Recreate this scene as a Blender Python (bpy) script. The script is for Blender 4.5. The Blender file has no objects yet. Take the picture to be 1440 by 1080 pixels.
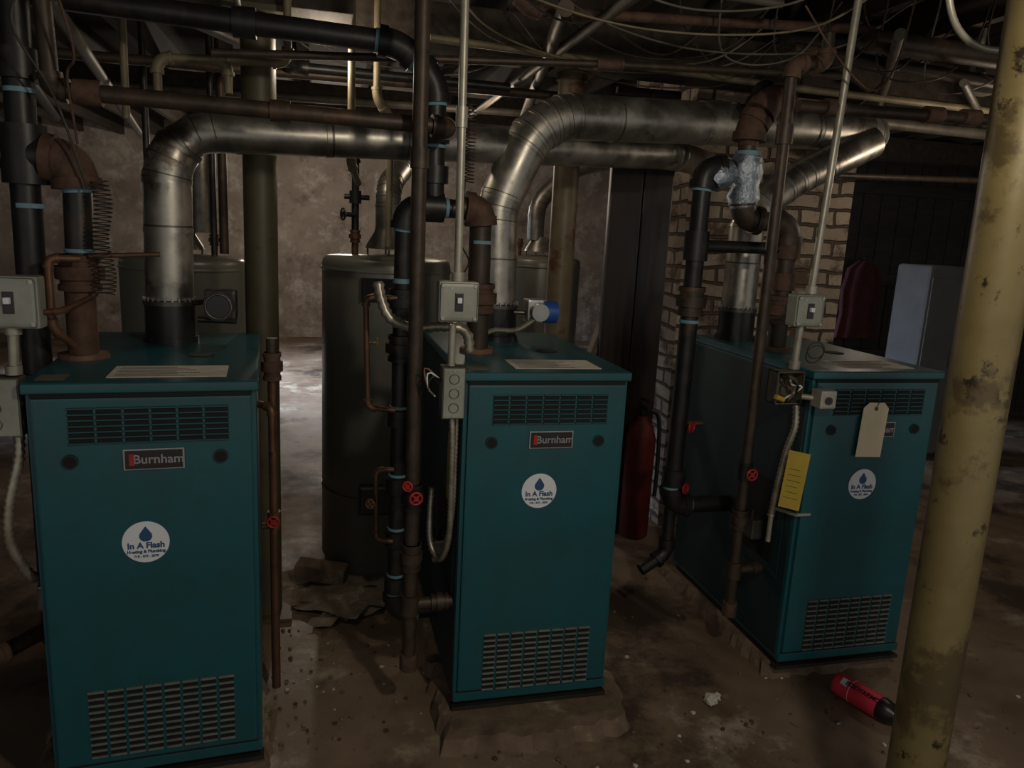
import bpy, bmesh, math, random
from mathutils import Vector, Matrix
random.seed(7)
scn=bpy.context.scene
COL=scn.collection
V=Vector
# ------------------------------------------------------------------ materials
def mat(name,c1,c2=None,scale=8,rough=.5,metal=0,bump=0.0,c3=None,t3=.62,s3=None,detail=7,stretch=(1,1,1),r2=None,emit=None,c4=None,t4=.6,s4=1,w=.03):
    m=bpy.data.materials.new(name); m.use_nodes=True
    nt=m.node_tree; N=nt.nodes; L=nt.links; b=N['Principled BSDF']
    b.inputs['Metallic'].default_value=metal; b.inputs['Roughness'].default_value=rough
    if c2 is None: c2=tuple(x*.7 for x in c1)
    tc=N.new('ShaderNodeTexCoord'); mp=N.new('ShaderNodeMapping'); mp.inputs['Scale'].default_value=stretch
    L.new(tc.outputs['Object'],mp.inputs['Vector'])
    n=N.new('ShaderNodeTexNoise'); n.inputs['Scale'].default_value=scale; n.inputs['Detail'].default_value=detail; n.inputs['Roughness'].default_value=.62
    L.new(mp.outputs['Vector'],n.inputs['Vector'])
    r=N.new('ShaderNodeValToRGB'); r.color_ramp.elements[0].position=.32; r.color_ramp.elements[1].position=.68
    r.color_ramp.elements[0].color=(*c2,1); r.color_ramp.elements[1].color=(*c1,1)
    L.new(n.outputs['Fac'],r.inputs['Fac']); out=r.outputs['Color']
    for cc,tt,ss,off in ((c3,t3,s3 or scale*.35,0),(c4,t4,s4,7.3)):
        if cc is None: continue
        va=N.new('ShaderNodeVectorMath'); va.operation='ADD'; va.inputs[1].default_value=(off,off*.7,off*.3); L.new(mp.outputs['Vector'],va.inputs[0])
        n2=N.new('ShaderNodeTexNoise'); n2.inputs['Scale'].default_value=ss; n2.inputs['Detail'].default_value=9; n2.inputs['Roughness'].default_value=.7
        L.new(va.outputs[0],n2.inputs['Vector'])
        r2n=N.new('ShaderNodeValToRGB'); r2n.color_ramp.elements[0].position=tt-w; r2n.color_ramp.elements[1].position=tt+w
        L.new(n2.outputs['Fac'],r2n.inputs['Fac'])
        mx=N.new('ShaderNodeMix'); mx.data_type='RGBA'; mx.inputs['B'].default_value=(*cc,1)
        L.new(r2n.outputs['Color'],mx.inputs['Factor']); L.new(out,mx.inputs['A']); out=mx.outputs['Result']
    L.new(out,b.inputs['Base Color'])
    if r2 is not None:
        mr=N.new('ShaderNodeMapRange'); mr.inputs['To Min'].default_value=rough; mr.inputs['To Max'].default_value=r2
        mr.inputs['From Min'].default_value=.35; mr.inputs['From Max'].default_value=.65
        L.new(n.outputs['Fac'],mr.inputs['Value']); L.new(mr.outputs['Result'],b.inputs['Roughness'])
    if bump>0:
        bp=N.new('ShaderNodeBump'); bp.inputs['Strength'].default_value=bump; bp.inputs['Distance'].default_value=.01
        L.new(n.outputs['Fac'],bp.inputs['Height']); L.new(bp.outputs['Normal'],b.inputs['Normal'])
    return m
TEAL=mat('teal_enamel',(.010,.098,.120),(.008,.079,.099),3,.33,0,.02,c3=(.018,.056,.062),t3=.60,s3=2.6,w=.16)
TEALD=mat('teal_enamel_shaded',(.006,.032,.040),(.004,.021,.027),3,.62)  # darkened teal; the dimness of the boiler side is put into the colour
LIP=mat('louver_teal',(.010,.07,.085),(.008,.055,.065),9,.4)
LIPG=mat('grille_edge_lit',(.21,.23,.21),(.11,.135,.13),20,.45,.2)  # paler than the upper lips; light on the lower grille painted in
BLK=mat('black_slot',(.004,.004,.005),(.003,.003,.003),5,.8)  # near-black for dark parts, also painted shade inside slots and openings
BASE=mat('dark_base_metal',(.03,.025,.02),(.012,.011,.01),12,.7,.2,.2)
PAPER=mat('label_paper',(.62,.58,.50),(.48,.45,.39),25,.7)
WHITE=mat('sticker_white',(.76,.80,.84),(.70,.74,.78),10,.5)
BLUE=mat('sticker_blue',(.02,.08,.20),(.02,.06,.15),10,.5)
BADGE=mat('badge_black',(.02,.015,.016),(.012,.01,.01),10,.35)
SILV=mat('badge_silver',(.42,.42,.42),(.3,.3,.3),10,.35,.6)
RED=mat('red_paint',(.42,.025,.02),(.25,.015,.012),14,.45)
REDD=mat('dull_red_paint',(.15,.012,.010),(.07,.007,.006),9,.6)
GALV=mat('galvanized_sheet',(.54,.51,.45),(.24,.225,.20),11,.28,.87,.04,c3=(.20,.16,.125),t3=.59,s3=4,r2=.50)
GALVD=mat('galvanized_dull',(.24,.23,.20),(.13,.12,.11),18,.42,.75,.03,c3=(.14,.11,.08),t3=.6,s3=4)
SEAM=mat('duct_seam',(.18,.17,.15),(.09,.08,.07),20,.4,.8)
BLACKP=mat('black_iron',(.028,.028,.029),(.013,.013,.014),18,.42,.35,.08,c3=(.055,.036,.024),t3=.60,s3=8,w=.06)
BROWNP=mat('brown_iron',(.070,.047,.033),(.032,.023,.017),22,.5,.3,.15,c3=(.11,.058,.034),t3=.62,s3=7,w=.05)
RUST=mat('rusted_iron',(.125,.066,.041),(.050,.028,.020),26,.75,.1,.35)
RUSTL=mat('rust_light',(.24,.14,.09),(.12,.07,.045),26,.75,.1,.3)
COPPER=mat('aged_copper',(.20,.10,.060),(.09,.050,.031),16,.48,.5)
TAPE=mat('blue_thread_tape',(.20,.35,.43),(.13,.25,.31),30,.7)
CREAM=mat('cream_painted_pipe',(.24,.20,.12),(.13,.105,.065),14,.55,.1,.1)
COND=mat('electrical_conduit',(.46,.435,.36),(.28,.265,.22),14,.4,.4)
CONDD=mat('dark_conduit',(.15,.135,.11),(.08,.07,.055),14,.55,.35)  # darker conduit grey, mostly for overhead runs
FLEX=mat('flex_metal',(.46,.42,.34),(.22,.20,.16),20,.38,.65)
BOXG=mat('electrical_box_grey',(.34,.35,.305),(.23,.24,.205),11,.5,.2,.05)
OLIVE=mat('olive_column_paint',(.195,.155,.066),(.130,.100,.040),5,.42,.1,.16,c3=(.024,.016,.010),t3=.600,s3=13,c4=(.085,.062,.028),t4=.56,s4=3.2,w=.025)
OLIVED=mat('olive_column_dark',(.105,.09,.05),(.07,.06,.034),7,.5,.1,.1,c3=(.05,.03,.018),t3=.64,s3=9)
TANP=mat('tan_column_paint',(.21,.17,.10),(.13,.10,.055),8,.5,.1,.15,c3=(.12,.052,.026),t3=.56,s3=6)
TANK=mat('tank_grey',(.170,.168,.140),(.132,.131,.109),2.5,.36,.1)
TANK2=mat('cabinet_pale_grey',(.10,.10,.10),(.07,.07,.07),5,.7,.05)
WOOD=mat('old_joist_wood',(.060,.045,.034),(.024,.018,.013),6,.85,0,.4,stretch=(4,.4,4))
DECK=mat('dark_ceiling_deck',(.034,.028,.024),(.013,.011,.010),4,.9,0,.3)
PLY=mat('dark_stained_board',(.030,.015,.011),(.011,.007,.006),3,.30,0,.1,stretch=(6,6,.35),r2=.6)
PLANK=mat('dark_plank',(.038,.033,.031),(.017,.015,.014),5,.8,0,.3,stretch=(1,1,5))
PALEW=mat('pale_board',(.17,.13,.09),(.10,.075,.05),9,.7,0,.2)
FLOOR=mat('stained_concrete_floor',(.29,.205,.140),(.140,.094,.063),2.1,.38,0,.8,c3=(.41,.34,.26),t3=.60,s3=2.6,detail=13,r2=.80,c4=(.065,.045,.033),t4=.555,s4=1.5,w=.05)
STONE=mat('rough_plastered_wall',(.40,.335,.28),(.24,.195,.165),3.2,.9,0,1.0,c3=(.50,.45,.40),t3=.57,s3=5.5,detail=13,c4=(.14,.11,.092),t4=.62,s4=3,w=.07)
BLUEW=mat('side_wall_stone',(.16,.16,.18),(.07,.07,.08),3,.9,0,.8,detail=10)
CONC=mat('rough_concrete_pad',(.22,.150,.100),(.10,.07,.05),11,.9,0,.9,c3=(.30,.24,.17),t3=.60,s3=5)
FOIL=mat('foil_wrap',(.50,.55,.62),(.20,.25,.31),30,.28,.85,.9)
PINK=mat('bottle_pink',(.82,.055,.10),(.70,.04,.07),12,.4)
BLKPL=mat('black_plastic',(.018,.018,.02),(.012,.012,.013),10,.35)
YEL=mat('yellow_tag',(.50,.37,.045),(.42,.30,.035),14,.6)
TAG=mat('manila_tag',(.84,.73,.50),(.76,.65,.44),14,.7)
BLUEP=mat('blue_plastic',(.02,.10,.42),(.02,.08,.32),10,.4)
WIRE=mat('dark_wire',(.035,.028,.022),(.02,.015,.012),10,.6)
CLOTH=mat('maroon_cloth',(.07,.009,.014),(.03,.005,.007),16,.9,0,.4)
NEWS=mat('old_newspaper',(.28,.225,.165),(.12,.095,.066),16,.9,c3=(.38,.33,.26),t3=.6,s3=12)
def brickmat():
    m=bpy.data.materials.new('painted_brick'); m.use_nodes=True; nt=m.node_tree; N=nt.nodes; L=nt.links; b=N['Principled BSDF']
    b.inputs['Roughness'].default_value=.9
    uv=N.new('ShaderNodeUVMap'); uv.uv_map='UVMap'
    nz=N.new('ShaderNodeTexNoise'); nz.inputs['Scale'].default_value=6; nz.inputs['Detail'].default_value=4
    L.new(uv.outputs['UV'],nz.inputs['Vector'])
    mxv=N.new('ShaderNodeVectorMath'); mxv.operation='MULTIPLY_ADD'; mxv.inputs[1].default_value=(.05,.05,0)
    L.new(nz.outputs['Color'],mxv.inputs[0]); L.new(uv.outputs['UV'],mxv.inputs[2])
    br=N.new('ShaderNodeTexBrick'); br.inputs['Scale'].default_value=1
    br.inputs['Brick Width'].default_value=.21; br.inputs['Row Height'].default_value=.075; br.inputs['Mortar Size'].default_value=.010
    br.inputs['Mortar Smooth'].default_value=.5
    br.inputs['Color1'].default_value=(.48,.39,.30,1); br.inputs['Color2'].default_value=(.31,.245,.185,1); br.inputs['Mortar'].default_value=(.09,.068,.053,1)
    L.new(mxv.outputs[0],br.inputs['Vector'])
    n2=N.new('ShaderNodeTexNoise'); n2.inputs['Scale'].default_value=5; n2.inputs['Detail'].default_value=12; n2.inputs['Roughness'].default_value=.7; L.new(uv.outputs['UV'],n2.inputs['Vector'])
    r=N.new('ShaderNodeValToRGB'); r.color_ramp.elements[0].position=.50; r.color_ramp.elements[1].position=.61
    L.new(n2.outputs['Fac'],r.inputs['Fac'])
    mx=N.new('ShaderNodeMix'); mx.data_type='RGBA'; mx.inputs['B'].default_value=(.13,.085,.060,1)
    L.new(r.outputs['Color'],mx.inputs['Factor']); L.new(br.outputs['Color'],mx.inputs['A']); L.new(mx.outputs['Result'],b.inputs['Base Color'])
    ad=N.new('ShaderNodeMath'); ad.operation='MULTIPLY_ADD'; ad.inputs[1].default_value=-.8
    L.new(br.outputs['Fac'],ad.inputs[0]); L.new(n2.outputs['Fac'],ad.inputs[2])
    bp=N.new('ShaderNodeBump'); bp.inputs['Strength'].default_value=1; bp.inputs['Distance'].default_value=.03
    L.new(ad.outputs[0],bp.inputs['Height']); L.new(bp.outputs['Normal'],b.inputs['Normal'])
    return m
BRICK=brickmat()
# ------------------------------------------------------------------ mesh builder
def bez(a,b,c,k): return [a*(1-t)**2+b*2*t*(1-t)+c*t*t for t in [i/k for i in range(k+1)]]
def filpath(pts,fil,k=6):
    pts=[V(p) for p in pts]; out=[pts[0]]; corners=[]
    for i in range(1,len(pts)-1):
        p,q,r=pts[i-1],pts[i],pts[i+1]
        t=min(fil,.48*(p-q).length,.48*(r-q).length)
        if t<1e-4: out.append(q); continue
        arc=bez(q+(p-q).normalized()*t,q,q+(r-q).normalized()*t,k); out+=arc; corners.append(arc)
    out.append(pts[-1]); return out,corners
def catmull(pts,step):
    P=[V(p) for p in pts]; P=[2*P[0]-P[1]]+P+[2*P[-1]-P[-2]]; dense=[]
    for i in range(1,len(P)-2):
        a,b,c,d=P[i-1:i+3]
        for j in range(24):
            t=j/24; dense.append(.5*((2*b)+(-a+c)*t+(2*a-5*b+4*c-d)*t*t+(-a+3*b-3*c+d)*t**3))
    dense.append(P[-2]); out=[dense[0]]; acc=0
    for i in range(1,len(dense)):
        seg=(dense[i]-dense[i-1]).length; s=0
        while acc+seg-s>=step:
            s+=step-acc; acc=0; out.append(dense[i-1].lerp(dense[i],s/seg if seg else 0))
        acc+=seg-s
    return out
class Ob:
    def __init__(s,name,parent=None): s.name=name; s.bm=bmesh.new(); s.uv=s.bm.loops.layers.uv.new('UVMap'); s.mats=[]; s.parent=parent
    def mi(s,m):
        if m not in s.mats: s.mats.append(m)
        return s.mats.index(m)
    def sweep(s,pts,rad,m,n=18,cap=True):
        bm=s.bm; k=s.mi(m); pts=[V(p) for p in pts]
        if not isinstance(rad,(list,tuple)): rad=[rad]*len(pts)
        T=[]
        for i in range(len(pts)):
            a=pts[max(i-1,0)]; b=pts[min(i+1,len(pts)-1)]; d=(b-a)
            if i not in(0,len(pts)-1):
                d1=(pts[i]-a); d2=(b-pts[i])
                if d1.length>1e-7 and d2.length>1e-7: d=d1.normalized()+d2.normalized()
            if d.length<1e-7: d=T[-1] if T else V((0,0,1))
            T.append(d.normalized())
        u=T[0].orthogonal().normalized(); rings=[]
        for i,p in enumerate(pts):
            u=(u-T[i]*u.dot(T[i])).normalized(); w=T[i].cross(u)
            rings.append([bm.verts.new(p+(u*math.cos(a)+w*math.sin(a))*rad[i]) for a in [2*math.pi*j/n for j in range(n)]])
        for r0,r1 in zip(rings,rings[1:]):
            for j in range(n):
                f=bm.faces.new((r0[j],r0[(j+1)%n],r1[(j+1)%n],r1[j])); f.material_index=k; f.smooth=True
        if cap:
            for rg in (rings[0],rings[-1]):
                f=bm.faces.new([bm.verts.new(v.co) for v in rg]); f.material_index=k
    def cyl(s,a,b,r,m,r2=None,n=22): s.sweep([a,b],[r,r if r2 is None else r2],m,n)
    def lathe(s,c,prof,m,n=40,axis=(0,0,1)):
        ax=V(axis).normalized(); c=V(c)
        bm=s.bm;k=s.mi(m); u=ax.orthogonal().normalized(); w=ax.cross(u); rings=[]
        for r,z in prof: rings.append([bm.verts.new(c+ax*z+(u*math.cos(a)+w*math.sin(a))*max(r,1e-4)) for a in [2*math.pi*j/n for j in range(n)]])
        for r0,r1 in zip(rings,rings[1:]):
            for j in range(n):
                f=bm.faces.new((r0[j],r0[(j+1)%n],r1[(j+1)%n],r1[j])); f.material_index=k; f.smooth=True
        for rg in (rings[0],rings[-1]):
            f=bm.faces.new([bm.verts.new(v.co) for v in rg]); f.material_index=k
    def box(s,a,b,m,bev=0,M=None,seg=2):
        t=bmesh.new(); bmesh.ops.create_cube(t,size=1)
        for v in t.verts: v.co=V([(a[i]+b[i])/2+v.co[i]*(b[i]-a[i]) for i in range(3)])
        if bev>0: bmesh.ops.bevel(t,geom=list(t.edges),offset=bev,segments=seg,affect='EDGES',profile=.7)
        k=s.mi(m); mp={}
        t.normal_update()
        for v in t.verts: mp[v]=s.bm.verts.new((M@v.co) if M else v.co)
        for f in t.faces:
            nf=s.bm.faces.new([mp[v] for v in f.verts]); nf.material_index=k
            nn=f.normal; ai=max(range(3),key=lambda i:abs(nn[i]))
            for lp,v in zip(nf.loops,f.verts):
                c=v.co; lp[s.uv].uv=(c.y,c.z) if ai==0 else ((c.x,c.z) if ai==1 else (c.x,c.y))
        t.free()
    def torus(s,c,ax,R,r,m,n=20):
        ax=V(ax).normalized(); u=ax.orthogonal().normalized(); w=ax.cross(u)
        s.sweep([V(c)+(u*math.cos(a)+w*math.sin(a))*R for a in [2*math.pi*j/n for j in range(n+1)]],r,m,8,False)
    def blob(s,c,r,m,jit=.3,sub=3,sc=(1,1,1)):
        t=bmesh.new(); bmesh.ops.create_icosphere(t,subdivisions=sub,radius=r); k=s.mi(m); mp={}
        for v in t.verts:
            f=1+random.uniform(-jit,jit); mp[v]=s.bm.verts.new(V((v.co.x*sc[0]*f,v.co.y*sc[1]*f,v.co.z*sc[2]*f))+V(c))
        for f in t.faces: nf=s.bm.faces.new([mp[v] for v in f.verts]); nf.material_index=k
        t.free()
    def poly(s,pts,m):
        f=s.bm.faces.new([s.bm.verts.new(V(p)) for p in pts]); f.material_index=s.mi(m)
    def pipe(s,pts,r,m,fm=None,fil=.05,tape=None,n=18,fit=1.25):
        path,cor=filpath(pts,fil); s.sweep(path,r,m,n)
        for arc in cor:
            fmm=fm or m; s.sweep(arc,r*fit,fmm,n)
            for e,nx in ((arc[0],arc[1]),(arc[-1],arc[-2])):
                d=(e-nx).normalized(); s.cyl(e-d*r*.35,e+d*r*.45,r*fit*1.13,fmm)
                if tape: s.cyl(e+d*r*.45,e+d*r*.74,r*1.06,tape)
    def band(s,c,ax,r,m,L=.04,n=22):
        if m is TAPE: L*=.7
        a=V(ax).normalized()*L/2; s.cyl(V(c)-a,V(c)+a,r,m,n=n)
    def union(s,c,ax,r,m,L=.07):
        ax=V(ax).normalized(); c=V(c)
        s.cyl(c-ax*L/2,c+ax*L/2,r*1.35,m); s.cyl(c-ax*L*.18,c+ax*L*.18,r*1.75,m,n=8); s.cyl(c-ax*L*.5,c-ax*L*.34,r*1.5,m); s.cyl(c+ax*L*.34,c+ax*L*.5,r*1.5,m)
    def valve(s,c,out,r,body,wheel=None,R=.022):
        c=V(c); o=V(out).normalized()
        s.cyl(c,c+o*r*2.6,r*.6,body); s.cyl(c+o*r*2.6,c+o*(r*2.6+.012),r*.35,SILV)
        e=c+o*(r*2.6+.012)
        s.torus(e,o,R,.0035,wheel or RED); s.cyl(e-o*.003,e+o*.004,.007,wheel or RED)
        u=o.orthogonal().normalized(); w=o.cross(u)
        for d in (u,w): s.cyl(e-d*R,e+d*R,.003,wheel or RED,n=8)
    def flex(s,pts,r,m,step=.0065):
        p=catmull(pts,step); s.sweep(p,[r if i%2 else r*.74 for i in range(len(p))],m,14)
    def wire(s,pts,r,m): s.sweep(catmull(pts,.012),r,m,8)
    def done(s,loc=None):
        bmesh.ops.recalc_face_normals(s.bm,faces=s.bm.faces)
        me=bpy.data.meshes.new(s.name)
        if s.parent is None:
            xs=[v.co for v in s.bm.verts]
            o0=V(((min(v.x for v in xs)+max(v.x for v in xs))/2,(min(v.y for v in xs)+max(v.y for v in xs))/2,min(v.z for v in xs)))
            for v in s.bm.verts: v.co-=o0
        s.bm.to_mesh(me); s.bm.free()
        for m in s.mats: me.materials.append(m)
        o=bpy.data.objects.new(s.name,me); COL.objects.link(o)
        if s.parent is None: o.location=o0
        else: o.parent=s.parent
        return o
def empty(name,loc=(0,0,0),rz=0):
    e=bpy.data.objects.new(name,None); e.empty_display_size=.1; e.location=loc; e.rotation_euler=(0,0,rz); COL.objects.link(e); return e
def text(name,body,parent,loc,size,m,rot=(math.pi/2,0,0),bold=0):
    c=bpy.data.curves.new(name,'FONT'); c.body=body; c.size=size; c.align_x='CENTER'; c.align_y='CENTER'; c.extrude=.0006; c.offset=bold
    t=bpy.data.objects.new(name+'_tmp',c); COL.objects.link(t); dg=bpy.context.evaluated_depsgraph_get(); dg.update()
    me=bpy.data.meshes.new_from_object(t.evaluated_get(dg)); bpy.data.objects.remove(t)
    me.materials.clear(); me.materials.append(m)
    o=bpy.data.objects.new(name,me); COL.objects.link(o); o.parent=parent; o.location=loc; o.rotation_euler=rot; return o
# ------------------------------------------------------------------ room
YB=9.8
o=Ob('floor'); o.box((-4.2,-1.5,-.1),(8.2,YB+.2,0),FLOOR); o.done()
o=Ob('wall_back'); o.box((-4.2,YB,0),(8.2,YB+.2,2.5),STONE); o.done()
o=Ob('wall_left')
o.box((-4.2,-1.5,0),(-4.0,6.6,2.5),BLUEW); o.box((-4.2,8.0,0),(-4.0,YB,2.5),BLUEW); o.box((-4.2,6.6,0),(-4.0,8.0,1.5),BLUEW); o.box((-4.2,6.6,2.2),(-4.0,8.0,2.5),BLUEW); o.done()  # unseen wall; its opening is added for the assumed window
o=Ob('assumed_window')  # unseen frame, added to go with the cool area light
for a,b in (((-4.14,6.6,1.5),(-4.06,6.65,2.2)),((-4.14,7.95,1.5),(-4.06,8.0,2.2)),((-4.14,6.6,1.5),(-4.06,8.0,1.55)),((-4.14,6.6,2.15),(-4.06,8.0,2.2)),((-4.12,7.28,1.5),(-4.08,7.32,2.2))): o.box(a,b,CREAM,.004)
o.done()
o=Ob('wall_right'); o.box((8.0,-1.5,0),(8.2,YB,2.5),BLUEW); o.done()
o=Ob('wall_partition')
x=4.05
while x<7.9:
    o.box((x,5.6,0),(x+.17,5.64,2.5),PLANK,.004); x+=.18
for z in (.5,1.15,1.9): o.box((4.05,5.56,z),(7.9,5.6,z+.09),PLANK,.004)
o.done()
o=Ob('ceiling'); o.box((-4.2,-1.5,2.5),(8.2,YB,2.6),DECK); o.done()
o=Ob('ceiling_joists')
x=-3.9
while x<8: o.box((x,-1.5,2.3),(x+.05,YB,2.5),WOOD,.004); x+=.42
o.done()
o=Ob('ceiling_girder'); o.box((.1,3.13,2.13),(8,3.33,2.3),WOOD,.006); o.box((-4,2.65,2.10),(.1,2.82,2.3),WOOD,.006); o.box((-4,5.2,2.14),(8,5.4,2.3),WOOD,.006); o.done()
o=Ob('brick_chimney'); o.box((1.68,3.36,0),(2.58,4.1,2.5),BRICK,.006)
o.box((1.65,3.34,1.98),(2.61,4.12,2.06),BRICK,.006); o.done()
# ------------------------------------------------------------------ columns
def column(x0,y,x1,r,m,ztop):
    o=Ob('steel_column'); o.cyl((x0,y,0.012),(x1,y,ztop),r,m,n=40)
    o.box((x0-r*1.7,y-r*1.7,0),(x0+r*1.7,y+r*1.7,.014),m,.003)
    o.cyl((x1,y,ztop-.05),(x1,y,ztop-.02),r*1.2,m,n=40); o.box((x1-r*1.8,y-r*1.8,ztop-.02),(x1+r*1.8,y+r*1.8,ztop),m,.003); return o.done()
column(1.200,1.12,1.172,.053,OLIVE,2.3)
column(-.198,2.736,-.198,.055,OLIVED,2.1)
column(1.03,3.23,1.03,.056,TANP,2.13)
# ------------------------------------------------------------------ boilers
def boiler(x,y,z,w,rz=0,cols=6,variant=0):
    D=.8; h=1.025; e=empty('boiler',(x,y,z),rz)
    b=Ob('jacket',e)
    b.box((.0,.008,.03),(w,D,h-.024),TEAL,.006)
    b.box((-.007,-.006,h-.026),(w+.007,D+.004,h),TEAL,.008,seg=3)
    b.box((.012,-.004,.062),(w-.012,.012,h-.036),TEAL,.005)
    b.box((0,-.001,.028),(w,.012,.056),TEAL,.003)
    b.box((.012,-.0015,.0565),(w-.012,.004,.0615),BLK)
    b.box((.010,-.0015,h-.0355),(w-.010,.004,h-.0265),BLK)
    b.box((-.002,.022,.045),(.002,D-.012,h-.036),TEALD,.001)  # thin sheet over the left side, its shade painted as darker teal
    b.done()
    b=Ob('base',e)
    b.box((.012,.02,0),(w-.012,D-.02,.032),BASE,.003); b.box((-.004,-.004,.0),(w+.004,.03,.012),BASE,.002)
    b.done()
    g=Ob('louvers',e)
    def grid(xa,xb,za,zb,nc,nr,lip,gap,dark,lz):
        cw=(xb-xa)/nc; rh=(zb-za)/nr
        for i in range(nc):
            x0=xa+i*cw+cw*gap; x1=xa+(i+1)*cw-cw*gap
            g.box((x0,-.0052,za),(x1,-.002,zb),dark)  # black plate on the surface stands in for shade inside the slits
            for j in range(nr+1):
                z0=za+j*rh; g.box((x0-.001,-.0095,z0-rh*lz),(x1+.001,-.003,z0+rh*lz),lip,.0006,seg=1)
    up=(.0,-.005,-.0)[variant]
    grid(.165*w,.875*w,h*(.863+up),h*(.942+up),cols,6,LIP,.05,BLK,.15)
    gl=(.080,.062,.068)[variant]; grid(.17*w,.87*w,h*gl,h*(gl+.172),8,10,LIPG,.09,BLK,.15)
    g.done()
    k=Ob('sight_holes',e); hz=h*(.822,.806,.815)[variant]
    for fx in (.17,.83):
        k.cyl((fx*w,-.0045,hz),(fx*w,-.009,hz),.017,TEALD); k.cyl((fx*w,-.0085,hz),(fx*w,-.0105,hz),.0135,BLK)  # black discs paint the shade inside the holes; nothing is cut
    k.done()
    k=Ob('name_badge',e); bz=h*(.822,.812,.815)[variant]
    k.box((.395*w,-.009,bz-.025),(.665*w,-.004,bz+.025),SILV,.001); k.box((.403*w,-.0105,bz-.022),(.657*w,-.006,bz+.022),BADGE,.001)
    k.box((.42*w,-.0112,bz-.014),(.445*w,-.008,bz+.014),RED,.001); k.done()
    text('badge_text','Burnham',e,(.55*w,-.0105,bz),.030,SILV,bold=.0004)
    sx=.475*w; sz=h*(.622,.664,.635)[variant]
    k=Ob('company_sticker',e)
    k.cyl((sx,-.004,sz),(sx,-.0052,sz),.054,BLUE,n=48); k.cyl((sx,-.005,sz),(sx,-.0058,sz),.0515,WHITE,n=48)
    dp=[(0,.040)]+[(.0145*math.sin(a),.015-.0145*math.cos(a)) for a in [math.radians(t) for t in (110,80,50,20,-20,-50,-80,-110)]]
    k.poly([(sx+a,-.0063,sz+c) for a,c in dp],BLUE); k.done()
    text('sticker_text','In A Flash',e,(sx,-.006,sz-.009),.0205,BLUE,bold=.0007)
    text('sticker_text_2','Heating & Plumbing',e,(sx,-.006,sz-.024),.0105,BLUE,bold=.0004)
    text('sticker_text_3','718 - 875 - 3070',e,(sx,-.006,sz-.036),.008,BLUE,bold=.0003)
    k=Ob('top_labels',e)
    k.box((w*.32,.05,h),(w*.86,.19,h+.0015),PAPER)
    for t in range(7): k.box((w*.35,.062+t*.017,h+.0012),(w*(.60+.2*random.random()),.066+t*.017,h+.002),BLUEW)
    k.cyl((w*.70,.36,h),(w*.70,.36,h+.002),.035,BLK,n=32); k.box((w*.03,.03,h),(w*.15,.09,h+.001),PALEW)
    k.done()
    k=Ob('side_fittings',e)
    k.box((-.005,.06,.30),(.001,.50,.90),TEALD,.002); k.box((-.007,.10,.34),(-.002,.34,.62),BLK,.001)  # black plate paints the dark of the side opening
    k.box((-.05,.16,.40),(-.004,.24,.47),SEAM,.006); k.cyl((-.03,.2,.46),(-.03,.2,.50),.014,BLKPL)
    k.done()
    return e
boiler(-.633,1.82,.045,.483,math.radians(4),6,0)
boiler(.377,1.968,.045,.477,0,7,1)
boiler(1.487,2.0,.045,.476,0,6,2)
def pad(pts,z,name='concrete_pad'):
    o=Ob(name); bm=o.bm; n=len(pts); k=o.mi(CONC)
    P=[]
    for i in range(n):
        a=V((*pts[i],0)); b=V((*pts[(i+1)%n],0)); m=max(2,int((b-a).length/.03))
        for j in range(m): P.append(a.lerp(b,j/m)+V((random.uniform(-.014,.014),random.uniform(-.014,.014),0)))
    bot=[bm.verts.new(p+V((0,0,.0))) for p in P]; c=sum(P,V((0,0,0)))/len(P)
    top=[bm.verts.new(c+(p-c)*.95+V((0,0,z-random.uniform(0,.012)))) for p in P]
    t2=[bm.verts.new(c+(p-c)*.88+V((0,0,z))) for p in P]
    for r0,r1 in ((bot,top),(top,t2)):
        for i in range(len(P)):
            j=(i+1)%len(P); f=bm.faces.new((r0[i],r0[j],r1[j],r1[i])); f.material_index=k
    f=bm.faces.new(t2); f.material_index=k; o.done()
pad([(-.72,1.78),(-.13,1.82),(-.20,2.60),(-.75,2.60)],.044)
pad([(.33,1.84),(.60,1.80),(.88,1.84),(.93,2.0),(.93,2.82),(.34,2.82)],.044)
pad([(1.47,2.02),(1.95,2.02),(2.0,2.85),(1.45,2.85)],.044)
# ------------------------------------------------------------------ flues
def duct(o,pts,r,m,fil=.13,k=3,seams=(),r2=None):
    path,cor=filpath(pts,fil,k); n1=2+k
    rads=[r if i<n1 else (r2 or r) for i in range(len(path))]
    o.sweep(path,rads,m,32)
    for ci,arc in enumerate(cor):
        for i,p in enumerate(arc):
            rr=r if (ci==0) else (r2 or r)
            a=arc[max(i-1,0)]; b=arc[min(i+1,len(arc)-1)]; d=(b-a).normalized(); o.band(p,d,rr*1.03,m,.012,32); o.band(p+d*.008,d,rr*1.012,SEAM,.004,32)
    for c,d in seams:
        rr=(r2 or r) if V(d).normalized().z<.9 else r
        o.band(c,d,rr*1.03,m,.014,32); o.band(V(c)+V(d).normalized()*.012,d,rr*1.01,SEAM,.006,32)
def damper(o,x,y,z,r):
    o.cyl((x,y,z),(x,y,z+.13),r*1.06,BLKPL,n=32); o.band((x,y,z+.01),(0,0,1),r*1.16,BLKPL,.02,32); o.band((x,y,z+.12),(0,0,1),r*1.12,SEAM,.012,32)
    for i in range(24):
        a=2*math.pi*i/24; o.box((-.003,-.002,0),(.003,.002,.012),SILV,0,Matrix.Translation((x+r*1.06*math.cos(a),y+r*1.06*math.sin(a),z+.125))@Matrix.Rotation(a,4,'Z'))
o=Ob('flue_pipe')
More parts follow.
